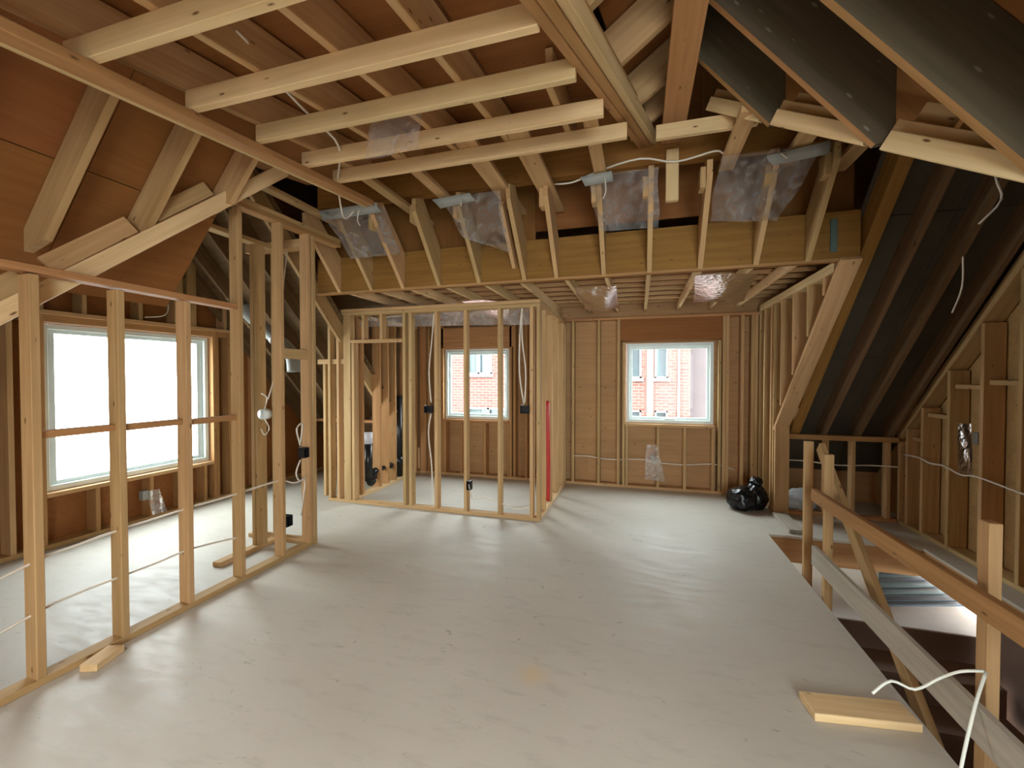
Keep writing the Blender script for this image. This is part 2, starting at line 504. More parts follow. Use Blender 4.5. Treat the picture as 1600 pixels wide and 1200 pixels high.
wl = thing('wall_left', kind='structure')
panel_with_holes('sheathing', 'x', -5.21, 0.018, -2.65, 6.3, -0.3, 4.3, [LW], 'plywood', wl)
box('bottom_plate', -5.19, -5.05, -2.4, 6.1, 0, T, 'spruce', wl)
for y in (-1.2, -0.8, -0.4, 0.0, 0.4, 0.8, 1.2, 1.6, 1.98, 2.20):
    box('stud', -5.19, -5.05, y, y + T, T, 2.10, 'spruce', wl)
for y in (2.36, 2.40, 3.995, 4.035, 4.20, 4.6, 5.0):
    box('stud', -5.19, -5.05, y, y + T, T, 2.10, 'fir', wl)
for y in (2.79, 3.27, 3.60, 3.87):
    box('cripple_stud', -5.19, -5.05, y, y + T, T, 0.46, 'fir', wl)
box('window_sill_plate', -5.19, -5.05, 2.44, 3.99, 0.46, 0.498, 'spruce', wl)
box('window_header', -5.19, -5.06, 2.3, 4.2, 2.035, 2.10, 'fir', wl)
box('top_plate', -5.19, -5.03, 1.5, 4.25, 2.10, 2.14, 'spruce', wl)
for y, w in ((2.40, T), (2.71, T), (3.19, T), (3.55, 0.10), (3.70, 0.10), (4.15, T)):
    box('cripple_stud', -5.19, -5.05, y, y + w, 2.14, 3.05, 'spruce', wl)

wf = thing('wall_far', kind='structure')
panel_with_holes('sheathing', 'y', 6.245, 0.018, -5.3, 2.85, -0.3, 4.3, [BW, FW], 'plywood_tan', wf)
box('bottom_plate', -5.0, 1.6, 6.10, 6.24, 0, T, 'spruce', wf)
box('top_plate', -3.6, 1.6, 6.10, 6.24, 2.335, 2.37, 'fir', wf)
for x, mt in ((-0.925, 'spruce'), (-0.56, 'spruce'), (-0.29, 'spruce'), (1.045, 'spruce'), (1.085, 'spruce'), (1.26, 'spruce'), (1.38, 'spruce'), (1.42, 'spruce')):
    box('stud', x, x + T, 6.10, 6.24, T, 2.335, mt, wf)
for x in (-0.25, 0.965):
    box('jack_stud', x + 0.03, x + 0.03 + T, 6.10, 6.24, T, 2.02, 'spruce', wf)
box('window_header', -0.25, 1.043, 6.10, 6.24, 2.035, 2.335, 'plywood', wf)
box('window_sill_plate', -0.18, 0.96, 6.10, 6.24, 0.855, 0.895, 'spruce', wf)
for x in (-0.175, 0.235, 0.575, 0.92):
    box('cripple_stud', x, x + T, 6.10, 6.24, T, 0.855, 'spruce', wf)
for x, w in ((-3.36, 0.12), (-3.22, T), (-3.02, T), (-2.98, T), (-1.86, T), (-1.80, T), (-1.62, T), (-1.20, T), (-1.13, T)):
    box('stud', x, x + w, 6.10, 6.24, T, 2.335, 'fir', wf)
box('window_header', -2.98, -1.80, 6.10, 6.235, 1.985, 2.30, 'fir', wf)
box('window_sill_plate', -2.94, -1.87, 6.10, 6.24, 0.835, 0.875, 'fir', wf)
for x in (-2.94, -2.66, -2.27, -1.9):
    box('cripple_stud', x, x + T, 6.10, 6.24, T, 0.835, 'fir', wf)

wr = thing('wall_right', kind='structure')
panel_with_holes('sheathing', 'x', 2.78, 0.018, -2.65, 6.3, -0.3, 4.3, [], 'plywood_tan', wr)
box('bottom_plate', 2.63, 2.77, -2.4, 5.55, 0, T, 'spruce', wr)
ZR = lambda y: 0.87 + 0.985 * (5.50 - y)      # rake line of the right-hand wall
for y in (5.44, 5.30, 5.06, 4.70, 4.32, 3.96, 3.56, 3.15, 2.75, 2.35, 1.95, 1.55, 1.15, 0.75, 0.35, -0.05, -0.45, -0.85, -1.25):
    box('stud', 2.63, 2.77, y, y + T, T, min(ZR(y + T) - 0.02, 4.2), 'spruce', wr)
board('rake_plate', (2.70, 5.50, ZR(5.50) - 0.02), (2.70, 2.1, ZR(2.1) - 0.02), T, 0.14, 'spruce', wr)
board('rake_plate', (2.70, 5.50, ZR(5.50) + 0.035), (2.70, 2.1, ZR(2.1) + 0.035), T, 0.14, 'spruce', wr)
for y0, y1, z in ((4.74, 5.05, 1.16), (4.36, 4.69, 1.44), (4.0, 4.31, 1.48), (5.1, 5.28, 0.9), (3.6, 3.95, 1.44)):
    box('blocking', 2.66, 2.77, y0, y1, z, z + T, 'spruce', wr)

wb = thing('wall_rear', kind='structure')
panel_with_holes('sheathing', 'y', -2.56, -0.018, -5.3, 2.85, -0.3, 4.3, [RW], 'plywood_tan', wb)
for x in (-4.6, -4.2, -3.8, -3.4, -3.0, -2.6, -2.2, -1.8, -1.6, -1.1, -0.7, -0.3, 0.04, 2.47):
    box('stud', x, x + T, -2.55, -2.41, T, 2.52, 'spruce', wb)
box('bottom_plate', -5.0, 2.6, -2.55, -2.41, 0, T, 'spruce', wb)
box('top_plate', -5.0, 2.6, -2.55, -2.41, 2.52, 2.56, 'spruce', wb)

we = thing('wall_light_block', kind='structure')  # unseen wall added to keep rear window light off the right wall
box('sheathing', 1.30, 2.77, 0.93, 0.948, 0.001, 3.2, 'plywood_tan', we, c=0)
for x in (1.30, 1.7, 2.1, 2.5):
    box('stud', x, x + T, 0.84, 0.929, 0.001, 2.6, 'spruce', we)

# windows
def window(n, axis, pos, a0, a1, z0, z1, inn, sash=True, extra=0.0):
    w = thing('window_%d' % n, kind='structure')
    f, dpt = 0.045, 0.10
    def bx(nm, p0, p1, q0, q1, r0, r1, mat='vinyl', par=w):
        if axis == 'x': return box(nm, r0, r1, p0, p1, q0, q1, mat, par, c=0.004)
        return box(nm, p0, p1, r0, r1, q0, q1, mat, par, c=0.004)
    r0, r1 = (pos, pos + inn * dpt)
    g = 0.008
    a0 += g; a1 -= g; z0 += g; z1 -= g
    bx('frame_bar', a0, a0 + f, z0, z1, r0, r1); bx('frame_bar', a1 - f, a1, z0, z1, r0, r1)
    bx('frame_bar', a0 + f, a1 - f, z0, z0 + f, r0, r1); bx('frame_bar', a0 + f, a1 - f, z1 - f, z1, r0, r1)
    # inner sash, a little thinner
    s = 0.035; i0, i1, j0, j1 = a0 + f, a1 - f, z0 + f, z1 - f
    q0, q1 = pos + inn * 0.02, pos + inn * 0.06
    sb = bx('sash_bar', i0, i0 + s + extra, j0, j1, q0, q1); bx('sash_bar', i1 - s - extra, i1, j0, j1, q0, q1)
    bx('sash_bar', i0 + s + extra, i1 - s - extra, j0, j0 + s, q0, q1); bx('sash_bar', i0 + s + extra, i1 - s - extra, j1 - s, j1, q0, q1)
    bx('pane', i0 + s + extra, i1 - s - extra, j0 + s, j1 - s, pos + inn * 0.035, pos + inn * 0.041, 'glass')
    return w
w1 = window(1, 'x', -5.215, LW[0], LW[1], LW[2], LW[3], 1, extra=0.03)
w2 = window(2, 'y', 6.25, BW[0], BW[1], BW[2], BW[3], -1)
w3 = window(3, 'y', 6.25, FW[0], FW[1], FW[2], FW[3], -1)
box('latch_handle', 0.33, 0.47, 6.14, 6.16, 0.955, 0.975, 'vinyl', w3)
w4 = window(4, 'y', -2.56, RW[0], RW[1], RW[2], RW[3], 1)
for x in (1.27,):
    box('mullion', x - 0.03, x + 0.03, -2.55, -2.47, 0.26, 2.43, 'vinyl', w4)

# ------------------------------------------------------------------ roof shell and decks
ce = thing('ceiling', kind='structure')
SK = (-2.25, 0.1, -2.45, -0.35)          # unseen roof window added behind the camera to brighten the floor (x0,x1,y0,y1)
for x0, x1, y0, y1 in ((-5.3, SK[0], -2.65, 6.3), (SK[1], 2.85, -2.65, 6.3), (SK[0], SK[1], SK[3], 6.3), (SK[0], SK[1], -2.65, SK[2])):
    box('roof_shell', x0, x1, y0, y1, 4.3, 4.33, 'dark_shell', ce, c=0)
PS = 0.17
PZ = lambda y, off=0.0: 1.55 + 0.973 + PS * y + off     # underside of the sloping collar joists
def quad(name, pts, mat, parent, thick=0.016):
    P = [Vector(p) for p in pts]
    n = (P[1] - P[0]).cross(P[-1] - P[0]).normalized()
    return prism(name, P, n, thick, mat, parent)
for nm, a in (('added_shaft_side', (SK[0] - .02, SK[0], SK[2], SK[3], 2.6, 4.3)), ('added_shaft_side', (SK[1], SK[1] + .02, SK[2], SK[3], 2.6, 4.3)), ('added_shaft_side', (SK[0], SK[1], SK[3], SK[3] + .02, 2.85, 4.3)), ('added_shaft_side', (SK[0], SK[1], SK[2] - .02, SK[2], 2.3, 4.3))):
    box(nm, *a, 'plywood_tan', ce, c=0)
# decking above the collar joists, in sheets
x = -2.35
for k, (xa, xb) in enumerate(((-2.35, -1.60), (-1.596, -0.80))):
    for (ya, yb) in ((-0.3, -0.05), (-0.046, 2.2), (2.204, 3.44)):
        quad('roof_deck', [(xa, ya, PZ(ya, .30)), (xb, ya, PZ(ya, .30)), (xb, yb, PZ(yb, .30)), (xa, yb, PZ(yb, .30))], 'plywood', ce)
RX = lambda y: -0.33 + 0.1535 * (y - 1.30)             # line of the doubled ridge beam in plan
for (ya, yb) in ((-0.3, -0.05), (-0.046, 2.2), (2.204, 3.44)):
    quad('roof_deck', [(-0.796, ya, PZ(ya, .30)), (RX(ya) - .03, ya, PZ(ya, .30)), (RX(yb) - .03, yb, PZ(yb, .30)), (-0.796, yb, PZ(yb, .30))], 'plywood', ce)
    GZ = lambda x: 3.30 + 0.74 * x + 0.262               # near side of the little gable right of the ridge beam
    quad('roof_deck', [(RX(ya) - .02, ya, GZ(RX(ya))), (0.25, ya, GZ(.25)), (0.25, yb, GZ(.25)), (RX(yb) - .02, yb, GZ(RX(yb)))], 'plywood', ce)
quad('roof_deck', [(-3.1, 2.3, PZ(2.3, .31)), (-2.354, 2.3, PZ(2.3, .31)), (-2.354, 3.44, PZ(3.44, .31)), (-3.1, 3.44, PZ(3.44, .31))], 'plywood', ce)
# left steep slope: sheathing outside the rafters
SLX = lambda x: 2.93 + 1.24 * (x + 2.49)                # underside of left rafters, z over x
for (xa, xb) in ((-3.42, -2.93), (-2.926, -2.30)):
    for ya, yb in ((-2.5, 0.7), (0.704, 1.6), (1.604, 2.34)):
        quad('roof_deck', [(xa, ya, SLX(xa) + .30), (xa, yb, SLX(xa) + .30), (xb, yb, SLX(xb) + .30), (xb, ya, SLX(xb) + .30)], 'plywood', ce)
# right steep slope
SRX = lambda x: 2.58 - 1.2 * (x - 1.0)
RVX = lambda y: 0.69 + 0.81 * (2.72 - y) + 0.40       # the decking stops at the valley line
for ya, yb in ((-2.5, -0.9), (-0.896, 0.3), (0.304, 1.3), (1.304, 2.15), (2.154, 3.1)):
    for fa, fb in ((0.0, 0.5), (0.503, 1.0)):
        xs_ = [0.26 + (RVX(y) - 0.26) * f for y, f in ((ya, fa), (ya, fb), (yb, fb), (yb, fa))]
        ys_ = [ya, ya, yb, yb]
        quad('roof_deck', [(x, y, SRX(x) + .46) for x, y in zip(xs_, ys_)], 'plywood', ce)
# far slope over the stairs and over the left corner, decks darkened in colour to stand for shade
FZ = lambda y: 0.90 + 1.03 * (5.45 - y)
for xa, xb in ((1.6, 2.2), (2.204, 2.78), (-5.2, -4.3), (-4.296, -3.45)):
    for ya, yb in ((6.2, 4.9), (4.896, 3.9), (3.896, 2.6)):
        quad('roof_deck', [(xa, ya, FZ(ya) + .26), (xb, ya, FZ(ya) + .26), (xb, yb, FZ(yb) + .26), (xa, yb, FZ(yb) + .26)], 'dark_shell' if xa > 0 else 'shaded_rafter', ce)
# flat deck over the dormer
for xa, xb in ((-3.45, -2.2), (-2.196, -1.0), (-0.996, 0.3), (0.304, 1.6)):
    quad('roof_deck', [(xa, 3.95, 2.66), (xb, 3.95, 2.66), (xb, 6.24, 2.66), (xa, 6.24, 2.66)], 'plywood', ce)
# upright sheathing behind the cross beam
for xa, xb in ((-3.4, -2.1), (-2.096, -0.96), (-0.956, 0.5), (0.504, 1.62)):
    box('upright_sheathing', xa, xb, 4.02, 4.035, 2.94 if -1.0 < xa < 0.2 else 2.80, 4.28, 'plywood', ce, c=0)

# ------------------------------------------------------------------ collar joists, overhead rafters and purlin
cf = thing('ceiling_frame', 'sloping ceiling frame of pale joists and rafters overhead, left of the doubled ridge beam', 'ceiling frame')
for y, xa, xb in ((0.66, -2.08, -0.50), (1.08, -2.06, -0.42), (1.49, -2.01, -0.345), (1.885, -2.03, -0.27), (2.305, -2.11, -0.185), (2.67, -2.17, -0.075)):
    box('joist', xa, xb, y - T / 2, y + T / 2, PZ(y), PZ(y) + D4, 'spruce_pale', cf)
for x, ya, yb in ((-2.01, -0.3, 2.9), (-1.585, -0.3, 2.95), (-1.19, -0.3, 2.95), (-0.82, -0.3, 2.95), (-0.43, 2.1, 2.95)):
    board('rafter', (x, ya, PZ(ya, .091)), (x, yb, PZ(yb, .091)), D8, T, 'spruce', cf)
UX = lambda y: -2.01 - 0.13 * (y - 1.45)
board('purlin', (UX(-2.4), -2.4, PZ(-2.4, -0.045)), (UX(3.2), 3.2, PZ(3.2, -0.045)), 0.042, D4, 'fir', cf)
board('purlin_edge', (UX(-2.4) - 0.062, -2.4, PZ(-2.4, -0.042)), (UX(3.3) - 0.062, 3.3, PZ(3.3, -0.042)), D4, 0.03, 'spruce_pale', cf)

rb = thing('ridge_beam', 'doubled brown ridge beam running overhead towards the orange cross beam', 'beam')
rdir = Vector((0.36, 2.12, 0.555)).normalized()
side = Vector((0, 0, 1)).cross(rdir).normalized() * -1
r0 = Vector((-0.52, 0.2, 2.452)); r1 = Vector((0.035, 3.45, 3.30))
for k, nm, mt in ((-0.0225, 'ply', 'fir'), (0.0225, 'ply', 'fir')):
    o_ = side * k
    board(nm, r0 + o_, r1 + o_, 0.20, 0.043, mt, rb)
o_ = side * 0.065
board('ledger_strip', r0 + o_ + Vector((0, 0, .012)), r1 + o_ + Vector((0, 0, .012)), D4, T, 'spruce_pale', rb)

tb = box('tie_beam', 0.148, 0.305, -2.3, 3.44, 3.30, 3.345, 'fir', None)
tag(tb, 'wide flat orange plank running straight overhead, right of the doubled ridge beam', 'beam')

cb = box('cross_beam', -3.0, 1.62, 3.452, 3.54, 3.17, 3.43, 'beam', None)
tag(cb, 'orange cross beam high up behind the last pale joist', 'beam')

# ------------------------------------------------------------------ header beam at the dormer and its rafters
hb = thing('header_beam', 'deep orange header beam spanning the room in front of the dormer ceiling', 'beam')
box('ply', -3.35, 1.60, 3.85, 3.892, 2.435, 2.81, 'beam', hb)
box('ply', -3.35, 1.60, 3.894, 3.936, 2.435, 2.81, 'beam', hb)
box('bottom_strip', -3.35, 1.46, 3.835, 3.849, 2.425, 2.45, 'fir', hb)
box('joist_hanger', 1.40, 1.445, 3.835, 3.849, 2.50, 2.75, 'connector_teal', hb, c=0.001)

sr = thing('slope_rafters', 'row of pale short rafters leaning against the deep orange header beam', 'rafters')
for k, x in enumerate((-3.05, -2.66, -2.29, -1.89, -1.47, -1.02, -0.72, -0.30, 0.08, 0.48, 0.89, 1.25)):
    j = 0.02 * math.sin(k * 2.3)
    prism('rafter', [(x, 3.83, 2.437), (x, 3.33 + j, 2.985), (x, 3.33 + j, 3.10), (x, 3.47 + j, 3.15), (x, 3.83, 2.80)], (1, 0, 0), T, 'spruce', sr)
    if k not in (0, 5):
        box('scab_block', x - 0.06, x - 0.021, 3.36 + j, 3.47 + j, 2.90 + j, 3.05 + j, 'spruce', sr)
board('rafter', (-1.12, 3.82, 2.55), (-1.12, 3.42, 2.98), D4, T, 'spruce', sr)
for k, (x, w, ya, yb) in enumerate(((-2.92, D4, 2.5, 3.71), (-2.03, D4, 2.6, 3.92), (-1.60, D4, 2.55, 3.5), (-1.09, D6, 2.55, 3.90), (-0.735, D6, 2.55, 3.93), (-0.285, D4, 2.55, 3.45), (0.605, 0.10, 2.75, 3.50), (1.02, 0.11, 2.9, 3.55), (1.40, 0.11, 3.1, 3.75))):
    box('lookout_board', x - w / 2, x + w / 2, ya, yb, 3.068, 3.068 + T, 'spruce', sr)
box('ledger_block', 0.185, 0.275, 3.40, 3.449, 2.86, 3.24, 'spruce_pale', sr)
box('lookout_board', 0.10, 0.70, 2.98, 3.02, 3.11, 3.20, 'spruce_pale', sr)

# ------------------------------------------------------------------ dormer ceiling
dc = thing('dormer_ceiling', 'low flat dormer ceiling of joists and thin cross strapping beyond the header beam', 'ceiling frame')
for x in (-3.05, -2.66, -2.29, -1.89, -1.47, -1.10, -0.66, -0.29, 0.08, 0.50, 0.90, 1.22):
    box('joist', x - T / 2, x + T / 2, 3.94, 6.24, 2.45, 2.54, 'spruce_pale', dc)
for y in (4.12, 4.36, 4.62, 4.88, 5.16, 5.45, 5.75, 6.02):
    box('strapping', -3.4, 1.58, y, y + 0.064, 2.542, 2.575, 'spruce', dc)

# ------------------------------------------------------------------ left steep slope: rafters on a valley board
lv = thing('left_roof_slope', 'steep left roof slope with wide pale rafters standing on a slanting valley board', 'roof frame')
for k, (y, xb, zb) in enumerate(((1.06, -3.12, 2.13), (1.48, -3.02, 2.29), (1.88, -2.92, 2.40), (2.25, -2.655, 2.64))):
    xt = -2.45 + 0.06 * (y - 1.48)
    zt_ = SLX(xt)
    zf = SLX(xb)
    # seat: bottom edge, top end, outer edge, plumb-cut tail
    prism('rafter', [(xb, y, zf), (xt, y, zt_), (xt - 0.16, y, SLX(xt - 0.16) + .27), (xb - 0.16, y, zf - .2 + .27), (xb - 0.16, y, zf - 0.05)], (0, 1, 0), T, 'spruce', lv)
VLX = lambda y: -3.02 + 0.42 * (y - 1.48)
def lvp(y, z): return (VLX(y), y, z)
vd = Vector((0.42, 1, 0)).normalized()
VZ = lambda y: 1.98 + 0.985 * (y - 1.48) - 0.10 * max(0.0, y - 2.16)
board('valley_board', lvp(0.2, VZ(0.2)), lvp(2.62, VZ(2.62)), D4, T, 'spruce_pale', lv)
board('valley_board', Vector(lvp(0.2, VZ(0.2) - 0.01)) + Vector((-0.06, 0, 0)), Vector(lvp(2.62, VZ(2.62) - 0.01)) + Vector((-0.06, 0, 0)), D4, T, 'fir', lv)
for y0, y1, h in ((0.70, 1.02, .10), (1.12, 1.44, .10), (1.52, 1.84, .10), (1.93, 2.20, .09)):
    board('blocking', Vector(lvp(y0, VZ(y0) + .085)) + Vector((-.04, 0, 0)), Vector(lvp(y1, VZ(y1) + .085)) + Vector((-.04, 0, 0)), h, T, 'spruce', lv)

# ------------------------------------------------------------------ right steep slope: dark rafters on a slanting valley board
rv = thing('right_roof_slope', 'steep right roof slope with dark grey rafters resting on a slanting pale board', 'roof frame')
for y, xf, zf in ((2.72, 0.69, 2.957), (2.31, 1.0, 2.58), (1.91, 1.335, 2.18), (1.50, 1.67, 1.78)):
    xt = 0.26
    xf2 = xf + 0.075
    prism('rafter', [(xf, y, SRX(xf)), (xt, y, SRX(xt)), (xt, y, SRX(xt) + .44), (xf2, y, SRX(xf2) + .44), (xf2, y, SRX(xf2) + 0.10)], (0, 1, 0), T, 'grey_rafter', rv, 'fir', 0)
A_ = Vector((0.36, 3.12, 3.145)); B_ = Vector((1.95, 1.16, 1.36))
feet = [Vector((0.69, 2.72, 2.957)), Vector((1.0, 2.31, 2.58)), Vector((1.335, 1.91, 2.18)), Vector((1.67, 1.50, 1.78))]
fd = (feet[2] - feet[0]).normalized()
outw = Vector((0.78, 0.63, 0))
def rvp(t): return feet[0] + (feet[2] - feet[0]) * t
for t0, t1 in ((-0.42, -0.055), (0.015, 0.455), (0.52, 0.955), (1.015, 1.9)):
    board('valley_board', rvp(t0), rvp(t1), 0.078, T, 'spruce_pale', rv)
    board('valley_board', rvp(t0) + outw * 0.04 + Vector((0, 0, .045)), rvp(t1 - 0.035) + outw * 0.04 + Vector((0, 0, .045)), D4, T, 'spruce', rv)
for t0, t1, h in ((0.06, 0.40, 0.10), (0.57, 0.68, 0.13), (0.71, 0.98, 0.12), (1.1, 1.45, 0.12)):
    board('blocking', rvp(t0) + outw * 0.085 + Vector((0, 0, .09)), rvp(t1) + outw * 0.085 + Vector((0, 0, .09)), h, T, 'spruce', rv)
# short rafters rising from the ridge beam to the peak on this side
for y in (1.0, 1.45, 1.90, 2.40, 2.90, 3.22):
    xa, xb = RX(y) - 0.03, 0.245
    za, zb = 3.30 + 0.74 * xa, 3.30 + 0.74 * xb
    prism('jack_rafter', [(xa, y, za), (xb, y, zb), (xb, y, zb + .25), (xa, y, za + .25)], (0, 1, 0), T, 'spruce', rv)

# ------------------------------------------------------------------ roof slope over the stairs
ss = thing('stair_roof_slope', 'dark brown sloping rafters over the stair opening on the right', 'roof frame')
for x, mt in ((1.67, 'beam'), (1.955, 'shaded_rafter'), (2.27, 'shaded_rafter'), (2.56, 'shaded_rafter')):
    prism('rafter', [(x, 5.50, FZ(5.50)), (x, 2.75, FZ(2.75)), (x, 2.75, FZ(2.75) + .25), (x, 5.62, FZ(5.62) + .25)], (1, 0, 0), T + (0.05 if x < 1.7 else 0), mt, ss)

# ------------------------------------------------------------------ left stud partition
lp = thing('stud_partition', 'open stud partition on the left standing in front of the large window', 'stud wall')
XA, XB = -2.94, -2.851
box('bottom_plate', XA, XB, 0.3, 3.25, 0.001, T, 'spruce', lp)
for y, zt_, mt in ((0.55, 2.052, 'spruce'), (0.95, 2.052, 'spruce'), (1.325, 2.052, 'spruce'), (1.69, 2.045, 'spruce'), (2.07, 2.045, 'spruce'), (2.46, 2.80, 'spruce'), (2.845, 2.83, 'spruce'), (3.15, 2.84, 'spruce'), (3.21, 2.84, 'spruce')):
    box('stud', XA, XB, y, y + T, T, zt_, mt, lp)
board('top_plate', (-2.895, 0.3, 2.075), (-2.895, 2.455, 2.045), T, D4, 'fir', lp)
board('top_plate', (-2.895, 2.42, 2.815), (-2.895, 3.6, 2.83), T, D4, 'fir', lp)
board('top_plate', (-2.895, 2.42, 2.855), (-2.895, 3.6, 2.87), T, D4, 'spruce', lp)
for ya, yb, z in ((1.365, 1.688, 1.235), (1.73, 2.068, 1.23), (2.11, 2.458, 1.222)):
    box('noggin', XA + 0.002, XA + 0.06, ya, yb, z, z + T, 'fir', lp)
box('noggin', XA, XB, 2.885, 3.148, 1.70, 1.785, 'spruce', lp)

# back of the closet behind the partition's corner
cl = thing('closet_frame', 'narrow closet stud frame behind the corner of the left partition', 'stud wall')
for x, y in ((-3.27, 2.97), (-3.315, 2.97), (-3.55, 3.18), (-3.30, 3.18)):
    box('stud', x, x + T, y, y + D4, T, 2.72, 'spruce', cl)
box('bottom_plate', -3.6, -2.945, 3.18, 3.27, 0.001, T, 'spruce', cl)
box('bottom_plate', -3.32, -3.24, 2.6, 3.175, 0.001, T, 'spruce', cl)
box('top_plate', -3.6, -2.945, 3.18, 3.27, 2.72, 2.80, 'spruce', cl)
box('top_plate', -3.34, -3.24, 2.3, 3.175, 2.72, 2.758, 'spruce', cl)

# ------------------------------------------------------------------ left corner: slope rafters and low studs beyond the closet
lc = thing('corner_roof_slope', 'dark sloping rafters in the far left corner behind the stud partition', 'roof frame')
for x in (-3.52, -3.92, -4.32, -4.72, -5.1):
    prism('rafter', [(x, 5.50, FZ(5.50)), (x, 2.75, FZ(2.75)), (x, 2.75, FZ(2.75) + .24), (x, 5.62, FZ(5.62) + .24)], (1, 0, 0), T, 'spruce' if x > -3.6 else 'shaded_rafter', lc)
box('noggin', -3.86, -3.42, 4.42, 4.50, 1.70, 1.76, 'spruce', lc)
for x in (-3.70, -3.78):
    box('stud', x, x + T, 4.42, 4.51, 0.05, 1.70, 'spruce', lc)
box('knee_plate', -5.0, -3.5, 5.40, 5.49, 0.86, 0.90, 'fir', lc)
for x in (-4.9, -4.5, -4.1, -3.7):
    box('stud', x, x + T, 5.40, 5.49, 0.0, 0.86, 'fir', lc)

# ------------------------------------------------------------------ bathroom partition (front, return and plumbing wall)
bp_ = thing('bathroom_partition', 'open stud wall across the bathroom front below the header beam', 'stud wall')
YA, YB = 4.40, 4.489
box('bottom_plate', -3.70, -1.0, YA, YB, 0.001, T, 'spruce', bp_)
box('top_plate', -3.5, -1.0, YA, YB, 2.285, 2.323, 'spruce', bp_)
box('top_plate', -3.5, -1.0, YA, YB, 2.325, 2.363, 'spruce', bp_)
for x, w, zt_, mt in ((-3.69, T, 2.285, 'spruce'), (-3.565, T, 2.285, 'spruce'), (-3.46, 0.10, 2.285, 'spruce'), (-3.345, T, 1.95, 'spruce'), (-2.645, T, 2.285, 'spruce'), (-2.565, T, 2.285, 'spruce'), (-2.235, T, 2.285, 'spruce'), (-1.875, T, 2.285, 'spruce'), (-1.475, T, 2.285, 'spruce'), (-1.115, T, 2.285, 'spruce'), (-1.04, T, 2.285, 'spruce')):
    box('stud', x, x + w, YA, YB, T, zt_, mt, bp_)
box('door_header', -3.36, -2.65, YA, YB, 1.952, 1.99, 'spruce', bp_)
for x in (-3.2, -2.95):
    box('cripple_stud', x, x + T, YA, YB, 1.99, 2.285, 'spruce', bp_)

rt = thing('return_wall', 'stud wall running back from the bathroom corner to the far wall', 'stud wall')
box('bottom_plate', -1.089, -1.0, 4.492, 6.095, 0.001, T, 'spruce_pale', rt)
box('top_plate', -1.089, -1.0, 4.492, 6.095, 2.285, 2.323, 'spruce', rt)
box('top_plate', -1.089, -1.0, 4.492, 6.095, 2.325, 2.363, 'spruce', rt)
for y in (4.66, 5.05, 5.45, 5.88, 6.05):
    box('stud', -1.089, -1.0, y, y + T, T, 2.285, 'spruce', rt)

pw = thing('plumbing_wall', 'wide stud wall with drain pipes along the left side of the bathroom', 'stud wall')
box('bottom_plate', -3.50, -3.38, 4.492, 6.095, 0.001, T, 'spruce_pale', pw)
box('top_plate', -3.52, -3.38, 4.492, 6.095, 2.30, 2.34, 'spruce_pale', pw)
for y in (4.66, 5.04, 5.235, 5.42, 5.75, 6.04):
    box('stud', -3.50, -3.38, y, y + T, T, 2.30, 'fir', pw)

# ------------------------------------------------------------------ dormer cheek wall on the right
ck = thing('dormer_cheek_wall', 'tall stud wall right of the far window ending in a slanting plate', 'stud wall')
CX0, CX1 = 1.462, 1.602
CZ = lambda y: 0.965 + 0.915 * (5.47 - y)
box('top_plate', CX0, CX1, 3.95, 6.095, 2.37, 2.408, 'spruce_pale', ck)
box('top_plate', CX0, CX1, 3.95, 6.095, 2.41, 2.448, 'spruce_pale', ck)
box('bottom_plate', CX0, CX1, 5.38, 6.095, 0.001, T, 'spruce', ck)
for y in (5.46, 5.56, 5.84, 6.05):
    box('stud', CX0, CX1, y, y + T, T, 2.37, 'spruce', ck)
for y in (5.20, 4.84, 4.46, 4.12):
    box('stud', CX0, CX1, y, y + T, CZ(y) + 0.02, 2.37, 'spruce', ck)
board('slanting_plate', (1.532, 5.47, 0.965), (1.532, 3.84, CZ(3.84)), T, 0.14, 'spruce', ck, at='top')
box('end_stud', CX0, CX1, 5.38, 5.418, T, 0.99, 'spruce', ck)

# ------------------------------------------------------------------ knee wall under the stair slope
kw = thing('knee_wall', 'short knee wall of low studs under the dark stair roof slope', 'stud wall')
box('top_plate', 1.605, 2.62, 5.42, 5.53, 0.85, 0.905, 'fir', kw)
box('bottom_plate', 1.605, 2.62, 5.44, 5.53, 0.001, T, 'fir', kw)
for x in (2.205, 2.52):
    box('stud', x, x + T, 5.44, 5.53, T, 0.85, 'spruce', kw)
box('stud', 1.96, 1.998, 5.44, 5.53, T, 0.85, 'fir', kw)

# ------------------------------------------------------------------ guard rail round the stair opening
gr = thing('guard_rail', 'makeshift wooden guard rail along the edge of the stair opening', 'railing', loc=(1.27, 3.0, 0))
box('post', 1.250, 1.310, 3.84, 3.878, -0.16, 1.04, 'spruce', gr)
box('post', 1.248, 1.300, 3.45, 3.488, -0.16, 1.005, 'spruce', gr)
box('post', 1.294, 1.336, 2.08, 2.14, -0.5, 0.985, 'spruce', gr)
board('top_rail', (1.226, 3.585, 0.643), (1.226, 1.2, 0.668), D4, T, 'fir', gr)
board('lower_rail', (1.222, 3.56, 0.185), (1.222, 1.15, 0.185), D6, 0.03, 'weathered', gr)
board('brace', (1.36, 3.86, 1.0), (1.34, 2.42, -0.22), D4, T, 'spruce', gr, up=(0, 1, 0), at='centre')

